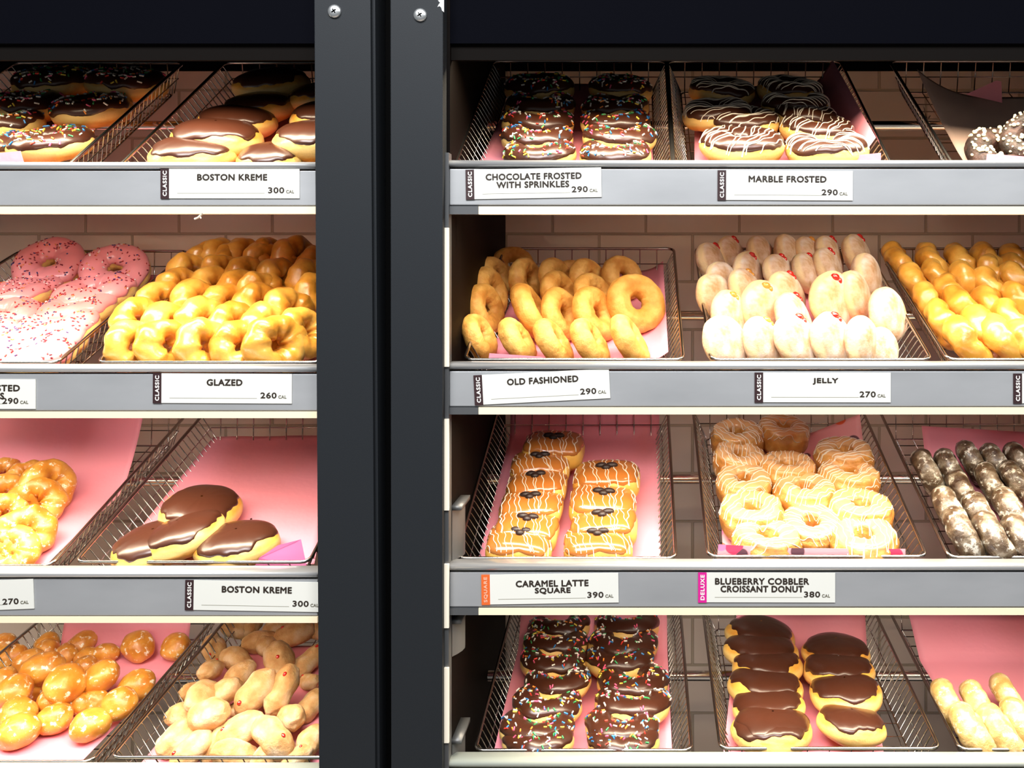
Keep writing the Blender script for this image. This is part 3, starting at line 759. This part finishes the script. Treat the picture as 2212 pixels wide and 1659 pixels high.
def col(key, t, what, colname, items, group, tilt=22, spin=None, where=''):
    n = len(items); b = BK[key]     # items run from the back to the front
    for i, it in enumerate(items):
        x, y, wp = it[:3]; tl = it[3] if len(it) > 3 else tilt; sd = it[4] if len(it) > 4 else random.uniform(-5, 5)
        r = n - 1 - i
        pos = ('nearest the front' if r == 0 else '%s from front' % ORD[r]) if i < n - 1 or n == 1 else 'nearest the front'
        if i == 0 and n > 1: pos = 'rearmost'
        donut(key, t, x, y, wp, lie(b, tl, sd), '%s, %s in %s%s' % (what, pos, colname, where), group, spin=spin)
def rows_(key, t, what, rows, group, nrm, jit=.12, lift=0.0, tail='', spin=None, sq=1.0):
    nr = len(rows)
    for ri, row in enumerate(rows):        # rows run from the back to the front
        rn = 'back row' if ri == 0 else ('front row' if ri == nr - 1 else '%s row from back' % ORD[ri])
        for ci, it in enumerate(row):
            x, y, wp = it[:3]; nn_ = it[3] if len(it) > 3 and it[3] is not None else nrm
            lf = it[4] if len(it) > 4 else lift; kk = it[5] if len(it) > 5 else None
            if callable(nn_): nn_ = nn_()
            v = nn_ if nn_[0] == 'edge' else Vector(nn_) + Vector([random.uniform(-jit, jit) for _ in range(3)])
            cn = 'leftmost' if ci == 0 else ('%s from left' % ORD[ci])
            if len(row) == 1: cn = 'alone'
            donut(key, t, x, y, wp, v, '%s, %s, %s%s' % (what, rn, cn, tail), group, lift=lf, spin=spin, k=kk, sq=sq)

# ---- top shelf
W1 = 'sprinkled chocolate ring donut'
g = 'sprinkled chocolate donuts on top shelf at far left'
col('1a', 'sprinkled', W1, 'right column, far left top shelf', [(276, 184, 152), (200, 240, 158), (112, 314, 160)], g, -13)
col('1a', 'sprinkled', W1, 'left column, far left top shelf', [(117, 182, 158), (57, 233, 155), (12, 272, 150), (-25, 322, 150)], g, -13)
W2 = 'chocolate topped filled donut'
g = 'chocolate topped donuts on top shelf left of posts'
col('1b', 'topped', W2, 'left column, top shelf', [(588, 186, 160), (560, 236, 150), (515, 266, 160), (470, 302, 190), (420, 336, 176)], g, -13)
col('1b', 'topped', W2, 'column beside post, top shelf', [(695, 212, 140), (715, 258, 170), (688, 306, 200), (590, 345, 150)], g, -13)
g = 'sprinkled chocolate donuts on top shelf right of posts'
col('1c', 'sprinkled', W1, 'left column, top shelf right of posts', [(1165, 195, 148), (1167, 234, 150), (1163, 268, 152), (1162, 302, 154), (1166, 338, 158)], g, -13)
col('1c', 'sprinkled', W1, 'right column, top shelf right of posts', [(1341, 195, 138), (1330, 236, 142), (1329, 270, 146), (1338, 300, 155), (1329, 338, 156)], g, -13)
g = 'white-striped chocolate donuts on top shelf'
W3 = 'chocolate ring donut with white stripes'
col('1d', 'marble', W3, 'left column', [(1559, 200, 138), (1549, 250, 150), (1604, 268, 150), (1603, 318, 180)], g, -13)
col('1d', 'marble', W3, 'right column', [(1706, 200, 142), (1718, 232, 145), (1738, 254, 140), (1765, 285, 156), (1785, 326, 172)], g, -13)
g = 'dark crumb donuts'
donut('1e', 'crumb', 2158, 332, 145, lie(BK['1e'], 12), 'dark chocolate donut with pale crumbs in front at top right', g, k=0)
donut('1e', 'crumb', 2222, 298, 120, lie(BK['1e'], 30, -25), 'dark chocolate donut with pale crumbs, upper one at right edge', g, k=1, lift=.02)
# ---- second shelf
W4 = 'pink frosted ring donut'; g = 'pink frosted donuts'
col('2a', 'pink', W4, 'right column', [(250, 588, 138, 18, 14), (206, 638, 158), (170, 672, 150), (125, 712, 160), (90, 745, 170), (45, 778, 190)], g, -4)
col('2a', 'pink', W4, 'left column', [(112, 576, 146, 22, 4), (72, 624, 120), (38, 640, 130), (5, 690, 150), (-50, 735, 160)], g, -4)
gx = lambda: (.80, -.42, .30)
rows_('2b', 'glazed', 'glazed golden ring donut', [
    [(487, 552, 96), (545, 546, 100), (600, 542, 100), (660, 540, 104)],
    [(450, 570, 98), (507, 574, 100), (570, 572, 102), (634, 564, 104), (690, 580, 104)],
    [(412, 596, 100), (480, 598, 102), (537, 606, 104), (606, 610, 110), (672, 610, 108)],
    [(388, 628, 104), (460, 626, 104), (520, 634, 106), (565, 640, 108), (688, 640, 110)],
    [(348, 658, 108), (425, 660, 112), (490, 664, 110), (556, 664, 112), (625, 678, 122)],
    [(300, 700, 116), (365, 708, 114), (436, 700, 118), (505, 708, 116), (580, 712, 126), (655, 720, 120)],
    [(282, 752, 118), (360, 750, 128), (440, 752, 128), (515, 752, 124), (596, 745, 138)],
], 'glazed golden donuts left of posts', gx, lift=.004, sq=1.2)
rows_('2c', 'cake', 'plain cake ring donut', [
    [(1108, 572, 92, (.3, -.8, .5)), (1237, 600, 90, (.2, -.8, .5))],
    [(1070, 600, 98, (.82, -.35, .25)), (1136, 606, 104, (.82, -.4, .2)), (1203, 606, 106, (.8, -.4, .3)), (1272, 606, 104, (.75, -.5, .3)), (1345, 600, 104, (.6, -.65, .4))],
    [(1058, 630, 112, (.85, -.3, .25)), (1207, 636, 108, (.8, -.4, .3)), (1283, 640, 112, (.75, -.45, .35))],
    [(1048, 668, 116, (.85, -.35, .2)), (1146, 672, 132, (.86, -.1, .48)), (1212, 678, 118, (.80, -.45, .32)), (1286, 678, 124, (.72, -.52, .38)), (1374, 655, 136, (.42, -.80, .30))],
    [(1036, 728, 112, (.86, -.15, .45)), (1118, 738, 122, (.84, -.1, .55)), (1196, 742, 122, (.82, -.1, .58)), (1275, 742, 124, (.84, -.12, .55)), (1360, 736, 128, (.84, -.1, .52))],
], 'plain cake ring donuts', (.8, -.4, .3), jit=.05)
jx = lambda: (.80, -.50, .27)
rows_('2d', 'jelly', 'powdered jelly donut', [
    [(1577, 545, 92), (1640, 538, 96), (1696, 536, 96), (1742, 540, 92), (1782, 535, 94), (1842, 536, 98)],
    [(1539, 570, 100, None, .004, 0), (1616, 592, 98, None, .004, 0), (1684, 594, 98, None, .004, 0), (1742, 590, 94), (1788, 582, 98), (1872, 600, 112)],
    [(1560, 612, 98), (1612, 630, 108), (1700, 640, 118), (1798, 650, 126, (.55, -.8, .2), .004, 0), (1846, 640, 118)],
    [(1544, 640, 104), (1576, 682, 112, (.7, -.65, .2), .004, 2), (1650, 664, 122, (.6, -.75, .2), .004, 2), (1714, 690, 122), (1918, 680, 124, (.72, -.65, .1))],
    [(1568, 742, 126, (.75, -.6, .3)), (1650, 742, 124, (.8, -.5, .35), .0, 2), (1722, 738, 130, (.7, -.6, .3)), (1798, 738, 130, (.7, -.65, .25)), (1862, 742, 122, (.9, -.4, .1)), (1905, 752, 92, (.6, -.7, .3))],
], 'powdered jelly donuts', jx, lift=.004, spin=0.0, sq=1.2)
sx_ = (.88, -.12, .42)
rows_('2e', 'glazed', 'golden ring donut on edge', [
    [(1928, 545, 94), (1998, 542, 94), (2062, 546, 92), (2112, 536, 94), (2180, 546, 94)],
    [(1950, 580, 98), (2020, 580, 100), (2084, 574, 98), (2138, 566, 98), (2202, 584, 98)],
    [(1980, 618, 106), (2028, 602, 100), (2092, 612, 106), (2150, 592, 100), (2200, 612, 104)],
    [(2008, 660, 112), (2062, 640, 114), (2146, 628, 112), (2206, 660, 114)],
    [(2040, 700, 118), (2082, 672, 124), (2150, 668, 122), (2190, 700, 120)],
    [(2088, 742, 130), (2128, 716, 128), (2170, 740, 132), (2218, 745, 130)],
], 'golden ring donuts at right edge', ('edge', .10), tail=' at right edge', sq=1.12)
# ---- third shelf
rows_('3a', 'honey', 'honey glazed ring donut', [
    [(8, 1026, 76, (.5, -.7, .5)), (62, 1036, 92, (.3, -.8, .6)), (103, 1052, 112, (.80, -.5, .2))],
    [(12, 1072, 100, (.4, -.6, .6)), (76, 1088, 112, (.45, -.8, .4))],
    [(-8, 1125, 110, (.5, -.6, .6)), (10, 1110, 90, (.7, -.6, .4), .02), (52, 1152, 118, (.55, -.7, .45))],
    [(-40, 1170, 110, (.4, -.6, .7)), (18, 1192, 120, (.3, -.6, .7))],
], 'honey glazed donuts at left edge', (.5, -.7, .5), jit=.05)
b3 = BK['3b']; g = 'four chocolate topped donuts on bare paper'
donut('3b', 'topped', 434, 1106, 168, lie(b3, -8, 10), 'chocolate topped donut at the back of four on bare pink paper', g, k=0)
donut('3b', 'topped', 396, 1160, 176, lie(b3, -13, -14), 'chocolate topped donut in the middle, overlapping the rear one', g, k=1)
donut('3b', 'topped', 312, 1212, 176, lie(b3, -10, -4), 'chocolate topped donut at front left of four on pink paper', g, k=2)
donut('3b', 'topped', 507, 1190, 172, lie(b3, -12, -2), 'chocolate topped donut at front right beside magenta paper corner', g, k=3)
g = 'caramel square donuts'; W5 = 'caramel square donut with stripes'
col('3c', 'square', W5, 'left column', [(1196, 975, 138), (1168, 1014, 132), (1160, 1056, 136), (1148, 1102, 140), (1138, 1150, 146), (1120, 1196, 150)], g, -14, spin=0.0)
col('3c', 'square', W5, 'right column', [(1311, 1040, 142), (1302, 1096, 148), (1305, 1142, 150), (1292, 1192, 148)], g, -14, spin=0.0)
rows_('3d', 'flaky', 'tall flaky ring donut with white stripes', [
    [(1592, 952, 118), (1692, 940, 116)],
    [(1597, 1000, 118), (1822, 994, 128)],
    [(1606, 1052, 124), (1700, 1022, 124), (1832, 1040, 132)],
    [(1738, 1074, 136), (1858, 1112, 142)],
    [(1624, 1118, 142), (1752, 1146, 132)],
    [(1656, 1180, 144), (1866, 1178, 150)],
], 'tall flaky donuts', lie(BK['3d'], -6), jit=.08)
rows_('3e', 'dark', 'dark glazed cake donut on edge', [
    [(2006, 1022, 112), (2056, 1018, 104), (2102, 1000, 104), (2157, 1006, 106), (2206, 1004, 104)],
    [(2084, 1070, 112), (2144, 1052, 112), (2200, 1048, 112)],
    [(2056, 1110, 130), (2122, 1122, 128), (2190, 1112, 128)],
    [(2084, 1160, 136), (2148, 1168, 136), (2212, 1172, 132)],
], 'dark glazed cake donuts', ('edge', .05), sq=1.15)
# ---- bottom shelf
rb = lambda: (random.uniform(-.5, .5), random.uniform(-.8, 0), 1)
rows_('4a', 'ball', 'round glazed donut ball', [
    [(101, 1392, 52), (178, 1390, 58), (298, 1396, 70), (380, 1398, 62)],
    [(24, 1420, 62), (60, 1426, 54), (104, 1402, 50), (145, 1416, 50), (185, 1422, 46), (228, 1411, 50)],
    [(8, 1392, 56), (92, 1446, 80, None, .02), (182, 1440, 50), (218, 1462, 74, None, .02)],
    [(28, 1495, 78, None, .015), (140, 1478, 86, None, .025), (70, 1492, 52), (182, 1484, 46), (296, 1480, 70)],
    [(8, 1470, 60, None, .01), (40, 1545, 76), (112, 1514, 66), (172, 1518, 56), (206, 1514, 54), (257, 1522, 72, None, .012)],
    [(41, 1578, 84), (118, 1554, 70), (196, 1565, 78)],
], 'round glazed donut balls', rb, jit=.3)
rows_('4b', 'oblong', 'sugared oblong donut', [
    [(510, 1360, 62), (545, 1350, 60), (560, 1386, 66), (600, 1350, 60), (638, 1368, 80), (676, 1362, 64)],
    [(462, 1404, 70, None, .0, 0), (512, 1426, 72), (574, 1395, 60), (602, 1424, 92, None, .01), (668, 1428, 78)],
    [(455, 1448, 64, None, .012, 0), (518, 1458, 70, None, .012), (552, 1496, 100, (.2, -.8, .4), .03, 3), (608, 1490, 94, (.3, -.8, .4), .03, 3), (668, 1474, 56)],
    [(424, 1494, 66), (438, 1506, 96, None, .02), (480, 1498, 84, None, .02), (526, 1530, 60), (590, 1530, 58), (670, 1526, 74)],
    [(398, 1545, 74), (448, 1545, 104, None, .02), (520, 1578, 98, None, .01), (590, 1592, 104, None, .015), (628, 1550, 86, None, .015), (670, 1600, 78)],
    [(386, 1592, 90), (430, 1596, 62), (412, 1622, 92), (470, 1604, 74), (506, 1630, 88), (575, 1636, 74), (640, 1640, 70)],
], 'sugared oblong donuts', rb, jit=.3)
g = 'sprinkled chocolate donuts on the bottom shelf'
col('4c', 'sprinkled', W1, 'left column, bottom shelf', [(1208, 1355, 136), (1200, 1390, 140), (1195, 1432, 142), (1205, 1476, 146), (1182, 1524, 152), (1160, 1576, 160), (1158, 1628, 158)], g, -12)
col('4c', 'sprinkled', W1, 'right column, bottom shelf', [(1355, 1352, 142), (1347, 1394, 148), (1339, 1428, 146), (1367, 1478, 154), (1367, 1522, 158), (1344, 1572, 162), (1346, 1624, 158)], g, -12)
g = 'chocolate topped donuts on the bottom shelf'
col('4d', 'topped', W2, 'left column, bottom shelf', [(1642, 1376, 152), (1645, 1408, 158), (1657, 1442, 155), (1651, 1486, 158), (1660, 1528, 158), (1668, 1576, 172), (1672, 1624, 174)], g, -12)
col('4d', 'topped', W2, 'right column, bottom shelf', [(1806, 1412, 146), (1812, 1452, 154), (1826, 1500, 160), (1838, 1566, 148)], g, -12)
rows_('4e', 'pale', 'pale glazed cake donut on edge', [
    [(2050, 1522, 112), (2116, 1526, 112), (2180, 1510, 108)],
    [(2096, 1580, 126), (2158, 1582, 126), (2206, 1568, 120)],
    [(2140, 1640, 120), (2200, 1636, 120)],
], 'pale glazed cake donuts', ('edge', .05), sq=1.2)

# ------------------------------------------------------------------ signs
bpy.context.view_layer.update()
def text_mesh(body, m, wid=None, hei=None, bold=.0, tracking=1.08):
    cu = bpy.data.curves.new('lettering', 'FONT'); cu.body = body; cu.size = 1; cu.align_x = 'LEFT'
    cu.space_character = tracking; cu.resolution_u = 3; cu.extrude = .01
    o = bpy.data.objects.new('lettering', cu); COL.objects.link(o); bpy.context.view_layer.update()
    me = bpy.data.meshes.new_from_object(o.evaluated_get(bpy.context.evaluated_depsgraph_get()))
    bpy.data.objects.remove(o); bpy.data.curves.remove(cu)
    xs = [v.co.x for v in me.vertices]; ys = [v.co.y for v in me.vertices]
    x0, x1, y0, y1 = min(xs), max(xs), min(ys), max(ys)
    sx, sy = wid / (x1 - x0), hei / (y1 - y0)
    for v in me.vertices:
        x = (v.co.x - (x0 + x1) / 2) * sx; y = (v.co.y - (y0 + y1) / 2) * sy; v.co = (x, -.0001 - max(0, v.co.z) * .02, y)
    me.materials.clear(); me.materials.append(m)
    if bold > 0:
        vs = [v.co.copy() for v in me.vertices]; fs = [tuple(p.vertices) for p in me.polygons]; d = bold * S * 60; mb = MB()
        for q_, (dx, dz) in enumerate(((d, 0), (-d, 0), (0, d), (0, -d), (d * .7, d * .7), (-d * .7, -d * .7), (0, 0))):
            mb.add([(v.x + dx, v.y - q_ * .00002, v.z + dz) for v in vs], fs)
        me = mb.mesh('lettering', m, False)
    return me
def sign(cx, cy, rot, tab, tabm, lines, cal, label, W=300, Ht=64, calx=None, tm='tab_ink', off=(0, 0)):
    """lines: (text, centre x, centre y, width) in photo pixels from the sign's left top corner"""
    Y = -.0012; root = tag(empty('price_sign', px(cx, cy, Y)), label, 'sign')
    root.rotation_euler = (0, -math.radians(rot), 0)
    k = S * (1 + Y / D)
    def P(x, y): return ((x - W / 2) * k, 0, (Ht / 2 - y) * k)
    mb = MB(); a, b = P(18, Ht), P(W, 0); mb.box((a[0], -.0004, a[2]), (b[0], .0008, b[2])); mb.obj('card', M['sign'], root)
    mb = MB(); a, b = P(0, Ht + 1), P(18.5, 0); mb.box((a[0], -.0005, a[2]), (b[0], .0008, b[2])); mb.obj('category_tab', M[tabm], root)
    def T(name, body, x, y, wd, ht, m, bold=.0, rz=0, tr=1.08):
        me = text_mesh(body, m, wd * k, ht * k, bold, tr); o = put(name, me, root); p = P(x, y)
        o.location = (p[0], -.0005, p[2]); o.rotation_euler = (0, -math.radians(rz), 0); return o
    if tab: T('tab_lettering', tab, 9.5, Ht / 2, 54, 8.0, M[tm], .008, 90, 1.15)
    for i, (body, x, y, wd) in enumerate(lines): T('name_lettering', body, x, y, wd, 13, M['ink'], .0125)
    cxp = calx or 250
    T('calorie_number', cal, cxp, 46.5, 34, 12, M['ink'], .008)
    T('calorie_unit', 'CAL', cxp + 30, 49.5, 17, 6.5, M['cal_ink'], .004)
    mb = MB(); a, b = P(36, 53.6), P(225, 52.8); mb.box((a[0], -.0006, a[2]), (b[0], -.0003, b[2])); mb.obj('rule_line', M['rule'], root)
    return root
sign(497, 396.5, 0, 'CLASSIC', 'tab_brown', [('BOSTON KREME', 155, 18.5, 150)], '300', 'white sign reading BOSTON KREME on the top left shelf edge')
sign(1152.5, 396, 1.0, 'CLASSIC', 'tab_brown', [('CHOCOLATE FROSTED', 147, 17, 206), ('WITH SPRINKLES', 145, 34.5, 156)], '290', 'white sign reading CHOCOLATE FROSTED WITH SPRINKLES on top right shelf edge', W=293, calx=246)
sign(1696, 400.5, -.3, 'CLASSIC', 'tab_brown', [('MARBLE FROSTED', 151, 18.5, 167)], '290', 'white sign reading MARBLE FROSTED on the top right shelf edge', W=292, calx=242)
sign(-69, 851, -.1, 'CLASSIC', 'tab_brown', [('STRAWBERRY FROSTED', 140, 19, 236), ('WITH SPRINKLES', 146, 36, 156)], '290', 'white sign ending STED and 290 CAL cut by the left edge', W=292, calx=238)
sign(480.5, 839, -.3, 'CLASSIC', 'tab_brown', [('GLAZED', 155, 19, 76)], '260', 'white sign reading GLAZED on the second shelf left of posts')
sign(1170.5, 835.5, 2.9, 'CLASSIC', 'tab_brown', [('OLD FASHIONED', 149, 18, 153)], '290', 'tilted white sign reading OLD FASHIONED', W=293, calx=246)
sign(1777, 837, -.1, 'CLASSIC', 'tab_brown', [('JELLY', 153, 18.5, 54)], '270', 'white sign reading JELLY on the second shelf right of posts', W=294, calx=244)
sign(2336, 839, 0, 'CLASSIC', 'tab_brown', [], '290', 'white sign with brown CLASSIC tab cut by the right edge', W=294)
sign(-73, 1288, 2.2, 'CLASSIC', 'tab_brown', [], '270', 'slightly tilted white sign showing only 270 CAL at left edge', W=292, calx=242)
sign(550, 1287.5, -1.0, 'CLASSIC', 'tab_brown', [('BOSTON KREME', 155, 18, 150)], '300', 'white sign reading BOSTON KREME touching the post, third shelf', W=300)
sign(1188, 1271.5, .9, 'SQUARE', 'tab_orange', [('CARAMEL LATTE', 153, 20.5, 156), ('SQUARE', 154, 36.5, 76)], '390', 'white sign with orange tab reading CARAMEL LATTE SQUARE', W=296, calx=246, tm='tab_ink_o')
sign(1656, 1269, -.1, 'DELUXE', 'tab_magenta', [('BLUEBERRY COBBLER', 138, 18.5, 202), ('CROISSANT DONUT', 138, 35, 178)], '380', 'white sign with magenta tab reading BLUEBERRY COBBLER CROISSANT DONUT', W=296, calx=246)
# stray bits that fell on the papers
b = BK['3b']; mb = MB(); c = flr(b, 541, 1122, .0062); mb.tube([c, c + Vector((.002, 0, .001))], .0016, 6)
tag(mb.obj('chocolate_crumb', M['bean'], smooth=True), 'tiny dark chocolate crumb alone on the bare pink paper', 'crumb')
b = BK['4d']; mb = MB(); c = flr(b, 1765, 1356, .03); mb.tube([c, c + Vector((.004, 0, .001)), c + Vector((.008, 0, -.001))], .0024, 6)
tag(mb.obj('chocolate_smear', M['bean'], smooth=True), 'small dark chocolate smear on paper behind the right column, bottom shelf', 'crumb')
